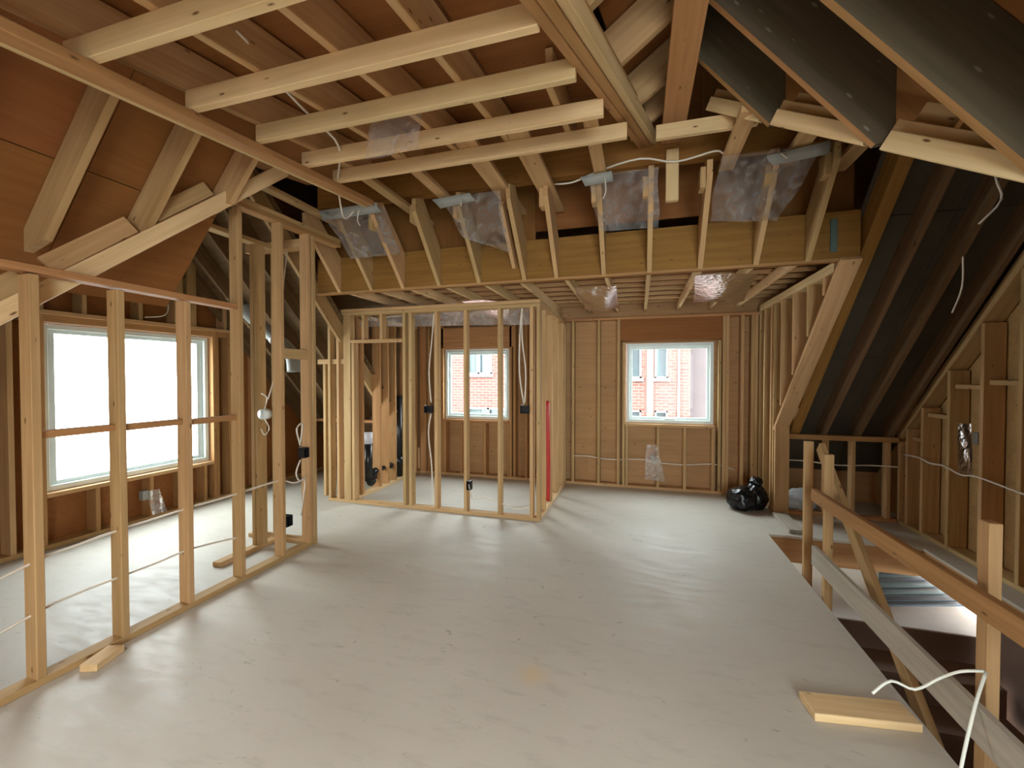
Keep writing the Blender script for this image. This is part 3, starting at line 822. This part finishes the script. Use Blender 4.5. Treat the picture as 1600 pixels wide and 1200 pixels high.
# ------------------------------------------------------------------ stairwell below
st = thing('stairs', 'brown stairs and white landing seen down in the stair opening', 'stairs')
box('landing', 1.20, 3.1, 4.12, 6.1, -0.47, -0.45, 'plaster_white', st)
box('landing_face', 1.20, 3.1, 4.10, 4.118, -0.75, -0.452, 'stair_brown', st)
z = -0.65; y = 4.09
for k in range(9):
    box('tread', 1.20, 2.48, y - 0.29, y, z - 0.03, z, 'stair_brown', st)
    box('riser', 1.20, 2.48, y - 0.288, y - 0.27, z - 0.20, z - 0.031, 'stair_brown', st)
    z -= 0.20; y -= 0.27
sw = thing('wall_stairwell', kind='structure')
box('side_panel', 2.51, 2.53, 1.2, 4.09, -3.0, -0.27, 'stair_brown', sw)
box('side_panel', 1.165, 1.175, 1.2, 6.1, -3.0, -0.27, 'stair_brown', sw)
box('side_panel', 1.17, 2.53, 1.18, 1.2, -3.0, -0.27, 'stair_brown', sw)
box('side_panel', 3.12, 3.14, 3.9, 6.1, -0.27, -0.03, 'plaster_white', sw)  # panel added to cut down daylight leaking onto the landing
box('side_panel', 1.17, 3.12, 6.11, 6.13, -3.0, -0.03, 'dark_shell', sw)
mt_ = thing('striped_mat', 'dark blue and teal striped mat lying on the white stair landing', 'mat', loc=(2.4, 4.9, -0.449))
q = [Vector(p) for p in ((1.99, 4.42, -0.448), (2.76, 4.64, -0.448), (2.96, 5.42, -0.448), (2.38, 5.24, -0.448))]
cols = ['mat_blue', 'mat_dark', 'mat_blue', 'mat_teal', 'mat_dark', 'mat_teal', 'mat_blue', 'mat_dark', 'mat_teal', 'mat_dark', 'mat_dark']
for k, cname in enumerate(cols):
    t0, t1 = k / len(cols), (k + 0.97) / len(cols)
    P4 = [q[0].lerp(q[3], t0), q[1].lerp(q[2], t0), q[1].lerp(q[2], t1), q[0].lerp(q[3], t1)]
    h = 0.012 + 0.006 * (k % 2)
    prism('stripe', [p + Vector((0, 0, h / 2)) for p in P4], (0, 0, 1), h, cname, mt_)
box('stub_plank', 1.43, 1.57, 4.78, 5.35, 0.001, T, 'weathered', None)
tag(bpy.data.objects['stub_plank'], 'short grey plank lying at the far corner of the stair opening', 'plank')

# ------------------------------------------------------------------ loose offcuts on the floor
o = board('lumber_offcut', (-2.755, 1.475, 0.001), (-2.81, 1.635, 0.001), T, D4, 'spruce_pale', None)
tag(o, 'short pale lumber offcut on the floor beside the left partition plate', 'offcut')
o = board('plank_offcut', (0.755, 2.26, 0.001), (1.18, 2.32, 0.001), T, D6, 'spruce_pale', None)
tag(o, 'longer pale plank offcut on the floor beside the guard rail', 'offcut')

# ------------------------------------------------------------------ rubbish bag and insulation
def lump(name, ctr, rad, mat, seed, parent=None, knot=None, sub=4, amp=0.16):
    from mathutils import noise
    bm = bmesh.new()
    bmesh.ops.create_icosphere(bm, subdivisions=sub, radius=1.0)
    for v in bm.verts:
        n = v.co.normalized()
        d = 1 + amp * noise.noise(n * 1.7 + Vector((seed, 0, 0))) + amp * 0.55 * noise.noise(n * 4.5 + Vector((0, seed, 0))) + amp * 0.3 * abs(noise.noise(n * 9 + Vector((0, 0, seed))))
        p = Vector((n.x * rad[0], n.y * rad[1], n.z * rad[2])) * d
        if knot:
            g_ = max(0, n.dot(Vector(knot).normalized()) - 0.86) / 0.14
            p += Vector(knot) * g_ * g_ * 0.10
        p.z = max(p.z, -rad[2] * 0.78)
        v.co = p
    for f in bm.faces: f.smooth = True
    me = bpy.data.meshes.new(name); bm.to_mesh(me); bm.free()
    return link(name, me, mat, parent, Matrix.Translation(Vector(ctr)))
gb = thing('rubbish_bag', 'shiny black rubbish bag slumped on the floor beside the dormer cheek wall', 'bag', loc=(1.23, 5.52, 0))
lump('sack', (1.16, 5.52, 0.115), (0.17, 0.17, 0.145), 'black_bag', 3, gb)
lump('sack', (1.31, 5.56, 0.135), (0.12, 0.14, 0.170), 'black_bag', 8, gb)
lump('tied_neck', (1.32, 5.56, 0.32), (0.065, 0.05, 0.05), 'black_bag', 5, gb, sub=3, amp=0.5)
o = lump('insulation_bundle', (1.80, 5.68, 0.11), (0.17, 0.12, 0.14), 'insulation_blue', 11, None)
tag(o, 'pale blue insulation bundle behind the knee wall', 'insulation')

# ------------------------------------------------------------------ poly film patches stuck to the framing
def patch(q, tape, label, seed, wire=None, amp=0.02, sag=0.0):
    c = sum((Vector(p) for p in q), Vector()) / 4
    t = thing('poly_sheet', label, 'plastic sheet', loc=c, group='clear plastic patches on the ceiling framing')
    film('film', q, 'poly_film', t, seed=seed, amp=amp, sag=sag)
    if tape:
        film('tape', tape, 'tape_grey', t, nu=4, nv=2, amp=0.004, seed=seed, thick=0.002)
    if wire:
        tube('wire_tail', wire, 0.005, 'cable_white', t)
patch([(-2.79, 3.25, 3.05), (-2.14, 3.27, 3.03), (-2.17, 3.58, 2.70), (-2.71, 3.58, 2.70)], [(-2.80, 3.24, 3.055), (-2.19, 3.23, 3.055), (-2.18, 3.29, 2.995), (-2.81, 3.30, 2.985)],
      'clear plastic patch with grey tape on the leaning rafters nearest the left partition', 1, [(-2.38, 3.25, 3.02), (-2.39, 3.24, 2.93), (-2.37, 3.25, 2.88)])
patch([(-1.59, 3.27, 3.03), (-1.08, 3.27, 3.04), (-1.10, 3.63, 2.64), (-1.50, 3.50, 2.78)], [(-1.67, 3.255, 3.03), (-1.33, 3.245, 3.04), (-1.29, 3.29, 2.99), (-1.62, 3.31, 2.97)],
      'clear plastic patch with grey tape, second from the left on the leaning rafters', 2, [(-1.40, 3.25, 3.0), (-1.40, 3.24, 2.94)])
patch([(-0.39, 3.25, 3.05), (0.13, 3.25, 3.05), (0.14, 3.56, 2.72), (-0.30, 3.55, 2.73)], [(-0.43, 3.245, 3.05), (-0.20, 3.235, 3.06), (-0.19, 3.28, 3.0), (-0.40, 3.29, 2.995)],
      'clear plastic patch with grey tape and a dangling wire, left of the wide orange plank', 3, [(-0.25, 3.24, 3.02), (-0.24, 3.23, 2.92), (-0.26, 3.23, 2.86)])
patch([(0.53, 3.24, 3.06), (1.15, 3.25, 3.05), (0.97, 3.58, 2.69), (0.51, 3.55, 2.73)], [(0.81, 3.255, 3.03), (1.17, 3.225, 3.06), (1.18, 3.28, 3.0), (0.86, 3.30, 2.98)],
      'clear plastic patch with grey tape under the slanting pale board on the right', 4, [(0.90, 3.25, 3.03), (0.93, 3.24, 2.99)])
patch([(-1.39, 2.02, 3.00), (-1.09, 2.02, 2.98), (-1.11, 2.02, 2.74), (-1.44, 2.02, 2.73)], None, 'clear plastic bag hanging between the pale overhead joists', 5, amp=0.04)
patch([(-0.62, 4.30, 2.44), (-0.22, 4.30, 2.44), (-0.25, 5.55, 2.40), (-0.66, 5.45, 2.40)], None, 'crumpled clear plastic patch on the dormer ceiling, nearer the bathroom', 6, amp=0.05, sag=0.1)
patch([(0.48, 4.10, 2.44), (0.98, 4.15, 2.44), (1.15, 5.5, 2.42), (0.62, 5.6, 2.42)], None, 'crumpled clear plastic patch on the dormer ceiling, nearer the cheek wall', 7, amp=0.05, sag=0.06)
patch([(-3.3, 4.62, 2.42), (-2.1, 4.62, 2.42), (-2.2, 5.9, 2.38), (-3.3, 5.8, 2.38)], None, 'hazy plastic sheet under the ceiling inside the bathroom, left half', 8, amp=0.06, sag=0.05)
patch([(-2.0, 4.62, 2.42), (-1.15, 4.62, 2.42), (-1.2, 5.6, 2.36), (-1.9, 5.7, 2.34)], None, 'hazy plastic sheet under the ceiling inside the bathroom, right half', 9, amp=0.06, sag=0.06)

t = thing('poly_sheet', 'hazy plastic strip hanging under the top plate of the bathroom front', 'plastic sheet', loc=(-2.2, 4.56, 2.2), group='clear plastic patches on the ceiling framing')
film('film', [(-3.35, 4.56, 2.285), (-1.14, 4.56, 2.30), (-1.14, 4.60, 2.12), (-3.35, 4.60, 2.17)], 'poly_haze', t, nu=30, nv=6, seed=21, amp=0.03)
def wrapped(label, q, c, axis):
    t = thing('wrapped_outlet', label, 'electrical box', loc=c)
    film('film', q, 'poly_haze', t, nu=8, nv=10, seed=int(abs(c[0] * 10)) + 3, amp=0.012)
    d = 0.03
    box('box_body', c[0] - d, c[0] + d, c[1] - d, c[1] + d, c[2], c[2] + 0.10, 'tape_grey', t)
wrapped('plastic wrapped outlet box under the large left window', [(-5.02, 3.22, 0.32), (-5.02, 3.34, 0.32), (-5.02, 3.42, 0.05), (-5.02, 3.27, 0.05)], (-5.10, 3.24, 0.22), 'x')
wrapped('plastic wrapped outlet box on the far wall under the far window', [(0.10, 6.07, 0.62), (0.24, 6.07, 0.62), (0.35, 6.07, 0.13), (0.08, 6.07, 0.14)], (0.19, 6.16, 0.36), 'y')
wrapped('plastic wrapped switch box between studs of the right rake wall', [(2.62, 4.42, 1.16), (2.62, 4.58, 1.15), (2.62, 4.56, 0.74), (2.62, 4.40, 0.74)], (2.72, 4.5, 0.98), 'x')

# ------------------------------------------------------------------ cables
def cable(pts, label, r=0.007, mat='cable_white', name='cable', group=None):
    o = tube(name, pts, r, mat)
    return tag(o, label, 'cable', group)
XC = -2.895
cable([(XC, 0.9, 0.50), (XC, 1.34, 0.62), (XC - .01, 1.5, 0.635), (XC, 1.71, 0.655), (XC - .01, 1.9, 0.655), (XC, 2.09, 0.665), (XC - .01, 2.28, 0.66), (XC, 2.48, 0.665), (XC, 2.86, 0.67), (XC + .02, 3.0, 0.62), (XC + .03, 3.14, 0.64)], 'upper white cable threaded through the studs of the left partition')
cable([(XC, 0.9, 0.25), (XC, 1.34, 0.36), (XC - .01, 1.5, 0.375), (XC, 1.71, 0.38), (XC - .01, 1.9, 0.375), (XC, 2.09, 0.385), (XC, 2.3, 0.36), (XC, 2.48, 0.33)], 'lower white cable threaded through the studs of the left partition')
cable([(-2.30, 1.15, 2.97), (-1.62, 1.32, 2.95), (-1.60, 1.48, 2.93), (-1.66, 1.70, 2.945), (-1.72, 1.95, 2.96), (-1.79, 2.25, 2.97), (-2.2, 2.75, 3.0), (-2.42, 3.1, 2.9), (-2.40, 3.2, 2.99)], 'white cable looping between the overhead rafters')
cable([(-0.66, 3.42, 3.10), (-0.5, 3.36, 3.07), (-0.3, 3.30, 3.10), (0.0, 3.30, 3.15), (0.25, 3.38, 3.13), (0.50, 3.32, 3.14), (0.55, 3.28, 3.1)], 'white cable strung across under the orange cross beam')
cable([(2.07, 3.30, 2.9), (2.06, 3.32, 2.75), (2.10, 3.34, 2.62), (2.03, 3.4, 2.5)], 'short white cable hanging from the slanting pale board on the right', r=0.006)
cable([(2.07, 3.6, 2.35), (2.08, 3.62, 2.15), (2.04, 3.64, 1.98)], 'lone white cable end hanging among the dark stair rafters', r=0.005)
cable([(2.64, 3.7, 0.70), (2.60, 3.9, 0.72), (2.61, 4.33, 0.74), (2.60, 4.5, 0.72), (2.61, 4.72, 0.75), (2.60, 4.9, 0.74), (2.61, 5.07, 0.76), (2.60, 5.3, 0.75)], 'pale cable stapled along the right rake wall')
cable([(1.58, 5.50, 0.60), (1.8, 5.50, 0.60), (2.1, 5.50, 0.57), (2.4, 5.50, 0.585), (2.6, 5.4, 0.6)], 'white cable strung behind the knee wall studs')
cable([(-0.93, 6.12, 0.40), (-0.7, 6.12, 0.41), (-0.54, 6.12, 0.39), (-0.3, 6.12, 0.38), (-0.1, 6.12, 0.40), (0.15, 6.12, 0.40), (0.3, 6.12, 0.37), (0.6, 6.12, 0.36), (0.95, 6.12, 0.39), (1.2, 6.12, 0.33)], 'white cable run along the far wall below the far window')
cable([(-1.12, 4.43, 0.14), (-1.3, 4.44, 0.10), (-1.48, 4.44, 0.16), (-1.65, 4.44, 0.20), (-1.78, 4.43, 0.18), (-1.82, 4.41, 0.34)], 'white cable looping between the bathroom front studs to the lowest box')
cable([(-2.28, 4.41, 1.25), (-2.30, 4.40, 1.6), (-2.27, 4.42, 2.0), (-2.25, 4.43, 2.27)], 'white cable rising from the left switch box of the bathroom front')
cable([(-2.28, 4.41, 1.12), (-2.31, 4.40, 0.9), (-2.28, 4.42, 0.5), (-2.27, 4.42, 0.05)], 'white cable dropping from the left switch box of the bathroom front')
cable([(-1.18, 4.41, 1.25), (-1.23, 4.41, 1.6), (-1.22, 4.41, 2.1), (-1.20, 4.43, 2.28)], 'white cable rising from the right switch box of the bathroom front')
cable([(-1.17, 4.41, 1.27), (-1.16, 4.41, 1.6), (-1.20, 4.41, 1.95), (-1.21, 4.43, 2.28)], 'second white cable rising from the right switch box of the bathroom front')
cable([(-3.06, 3.14, 2.7), (-3.12, 3.14, 2.3), (-3.13, 3.13, 1.8), (-3.10, 2.95, 1.35)], 'thin white cable falling down the closet frame to the round box', r=0.006)
cable([(-2.90, 3.10, 0.93), (-2.90, 3.06, 1.08), (-2.90, 3.13, 1.12), (-2.90, 3.10, 0.95)], 'white cable loop over the black box on the partition corner stud')
cable([(-2.90, 3.10, 0.80), (-2.90, 3.05, 0.70), (-2.90, 3.08, 0.62), (-2.90, 3.15, 0.6), (-2.90, 3.13, 0.45), (-2.90, 3.10, 0.3)], 'white cable loop under the black box on the partition corner stud')

# rope end tied round the near guard rail post
rp = thing('rope', 'white rope tied round the near post of the guard rail', 'rope', loc=(1.28, 2.05, 0.3))
tube('rope_end', [(1.276, 2.06, 0.42), (1.21, 2.07, 0.40), (1.17, 2.12, 0.33), (1.08, 2.10, 0.28), (0.99, 2.08, 0.31), (0.91, 2.04, 0.27)], 0.0055, 'rope_white', rp)
tube('rope_fall', [(1.276, 2.055, 0.42), (1.20, 1.98, 0.33), (1.12, 1.9, 0.18), (1.06, 1.84, 0.02)], 0.0055, 'rope_white', rp)

# ------------------------------------------------------------------ electrical boxes
def ebox(name, x0, x1, y0, y1, z0, z1, label, front, mat='box_black'):
    t = thing(name, label, 'electrical box', loc=((x0 + x1) / 2, (y0 + y1) / 2, z0))
    w = 0.004
    box('back', *( (x0, x1, y1 - w, y1, z0, z1) if front == 'y' else (x0, x0 + w, y0, y1, z0, z1)), mat, t, c=0)
    if front == 'y':
        for a, b_, c_, d_ in ((x0, x0 + w, z0, z1), (x1 - w, x1, z0, z1), (x0, x1, z0, z0 + w), (x0, x1, z1 - w, z1)):
            box('side', a, b_, y0, y1 - w, c_, d_, mat, t, c=0)
    else:
        for a, b_, c_, d_ in ((y0, y0 + w, z0, z1), (y1 - w, y1, z0, z1), (y0, y1, z0, z0 + w), (y0, y1, z1 - w, z1)):
            box('side', x0 + w, x1, a, b_, c_, d_, mat, t, c=0)
    box('mounting_ear', x0 + 0.01, x0 + 0.03, y0 - 0.002, y0 + 0.002, z1, z1 + 0.012, 'galvanised', t, c=0)
    return t
ebox('switch_box', -2.36, -2.27, 4.385, 4.45, 1.13, 1.21, 'black switch box on a stud left of the bathroom window', 'y')
ebox('switch_box', -1.215, -1.12, 4.385, 4.45, 1.15, 1.235, 'black switch box on the right corner studs of the bathroom front', 'y')
ebox('outlet_box', -1.838, -1.79, 4.385, 4.45, 0.28, 0.38, 'small outlet box low on a bathroom front stud', 'y')
ebox('outlet_box', -2.91, -2.845, 3.085, 3.148, 0.82, 0.91, 'black outlet box at waist height on the partition corner stud', 'x')
ebox('outlet_box', -2.91, -2.845, 2.885, 2.95, 0.27, 0.36, 'black outlet box low on the last slim partition stud', 'x')
o = thing('junction_box', 'round pale box with curling wires on the closet frame', 'electrical box', loc=(-3.12, 2.93, 1.2))
tube('cover', [(-3.12, 2.968, 1.22), (-3.12, 2.90, 1.22)], 0.045, 'vinyl', o, res=16, smooth=False)
tube('wire_tail', [(-3.12, 2.93, 1.26), (-3.08, 2.92, 1.36), (-3.14, 2.92, 1.40)], 0.005, 'cable_white', o)
tube('wire_tail', [(-3.12, 2.93, 1.18), (-3.06, 2.92, 1.10), (-3.11, 2.92, 1.04), (-3.16, 2.93, 1.09)], 0.005, 'cable_white', o)

# ------------------------------------------------------------------ plumbing
dp = thing('drain_pipe', 'black drain pipe with elbows running through the plumbing wall studs', 'pipe', loc=(-3.45, 4.9, 0.1))
tube('riser', [(-3.45, 4.87, 0.66), (-3.45, 4.87, 0.16)], 0.055, 'abs_pipe', dp, res=14, smooth=False)
tube('elbow', [(-3.45, 4.87, 0.20), (-3.44, 4.90, 0.12), (-3.44, 4.96, 0.14), (-3.45, 5.0, 0.24), (-3.45, 5.08, 0.26)], 0.045, 'abs_pipe', dp, res=12)
tube('run', [(-3.45, 5.05, 0.258), (-3.45, 5.585, 0.25)], 0.03, 'abs_pipe', dp, res=12, smooth=False)
for y in (5.09, 5.30, 5.36, 5.49):
    tube('coupling', [(-3.45, y, 0.256), (-3.45, y + 0.05, 0.255)], 0.042, 'abs_pipe', dp, res=12, smooth=False)
tube('white_cap', [(-3.45, 4.87, 0.80), (-3.45, 4.87, 0.655)], 0.06, 'white_plastic', dp, res=14, smooth=False)
vs = thing('vent_stack', 'tall black vent stack at the back of the plumbing wall', 'pipe', loc=(-3.45, 5.64, 0))
tube('pipe', [(-3.45, 5.64, 0.05), (-3.45, 5.64, 1.26)], 0.045, 'abs_pipe', vs, res=12, smooth=False)
tube('coupling', [(-3.45, 5.64, 0.20), (-3.45, 5.64, 0.34)], 0.06, 'abs_pipe', vs, res=12, smooth=False)
o = tube('water_pipe', [(-1.05, 5.02, 1.25), (-1.045, 5.025, 0.8), (-1.04, 5.03, 0.4), (-1.045, 5.03, 0.05)], 0.022, 'pex_red', None, res=8)
tag(o, 'red water pipe standing in the return wall', 'pipe')

fd_ = thing('flexible_duct', 'grey flexible duct sloping down behind the closet frame', 'duct', loc=(-3.9, 3.9, 1.8))
dpts = [(-4.45, 3.9, 2.35), (-4.25, 3.9, 2.18), (-4.0, 3.9, 2.0), (-3.76, 3.9, 1.80), (-3.72, 3.9, 1.6)]
tube('sleeve', dpts, 0.075, 'tape_grey', fd_, res=14)
tube('clamp', [(-3.99, 3.9, 1.99), (-3.96, 3.9, 1.965)], 0.08, 'galvanised', fd_, res=14, smooth=False)
cable([(-4.98, 3.25, 2.32), (-4.98, 3.42, 2.36), (-4.98, 3.40, 2.22), (-4.98, 3.2, 2.17)], 'thin white cable curling above the large left window', r=0.005)

# ------------------------------------------------------------------ house across the street
hs = thing('neighbour_house', 'red brick house across the street seen through the far windows', 'building', loc=(-1, 13, -4))
panel_with_holes('facade', 'y', 13.0, 0.3, -14, 1.40, -6, 3.6, [(-0.30, 0.07, 1.49, 3.2), (0.44, 0.80, 1.49, 3.2), (-5.42, -4.55, 1.62, 3.2), (-5.42, -3.9, -0.9, 0.52), (-0.35, 0.07, -0.9, 0.55), (0.44, 0.80, -0.9, 0.55)], 'brick', hs)
def fwin(x0, x1, z0, z1, split=False):
    t = 0.05
    w = box('window', x0, x1, 13.10, 13.12, z0, z1, 'glass_far', hs, c=0)
    for a, b_, c_, d_ in ((x0, x0 + t, z0, z1), (x1 - t, x1, z0, z1), (x0, x1, z0, z0 + t), (x0, x1, z1 - t, z1)):
        box('frame_bar', a, b_, 12.98, 13.09, c_, d_, 'vinyl_far', w, c=0)
    if split:
        xm = (x0 + x1) / 2 - 0.03
        box('frame_bar', xm - 0.03, xm + 0.05, 12.98, 13.09, z0, z1, 'vinyl_far', w, c=0)
    box('curtain', x0 + 0.05, x0 + (x1 - x0) * 0.3, 13.085, 13.099, z0 + 0.05, z1 - 0.05, 'curtain_far', w, c=0)
    box('sill', x0 - 0.06, x1 + 0.06, 12.93, 13.0, z0 - 0.09, z0, 'vinyl_far', w, c=0)
fwin(-0.30, 0.07, 1.49, 3.2); fwin(0.44, 0.80, 1.49, 3.2); fwin(-5.42, -4.55, 1.62, 3.2, True)
fwin(-5.42, -3.9, -0.9, 0.52, True); fwin(-0.35, 0.07, -0.9, 0.55); fwin(0.44, 0.80, -0.9, 0.55)
box('cream_pier', 0.22, 0.40, 12.94, 13.02, -6, 3.6, 'stone_cream', hs, c=0)
box('downpipe', 1.06, 1.12, 12.94, 13.0, -6, 3.6, 'vinyl_far', hs, c=0)
box('plain_side', 1.40, 6.0, 13.3, 13.5, -6, 3.6, 'facade_plain', hs, c=0)
box('roof', -14.5, 6.2, 12.6, 20, 3.6, 3.9, 'stair_brown', hs, c=0)
gd = box('ground', -30, 30, -25, 40, -6.3, -6.0, 'ground', None, c=0)
tag(gd, kind='structure')
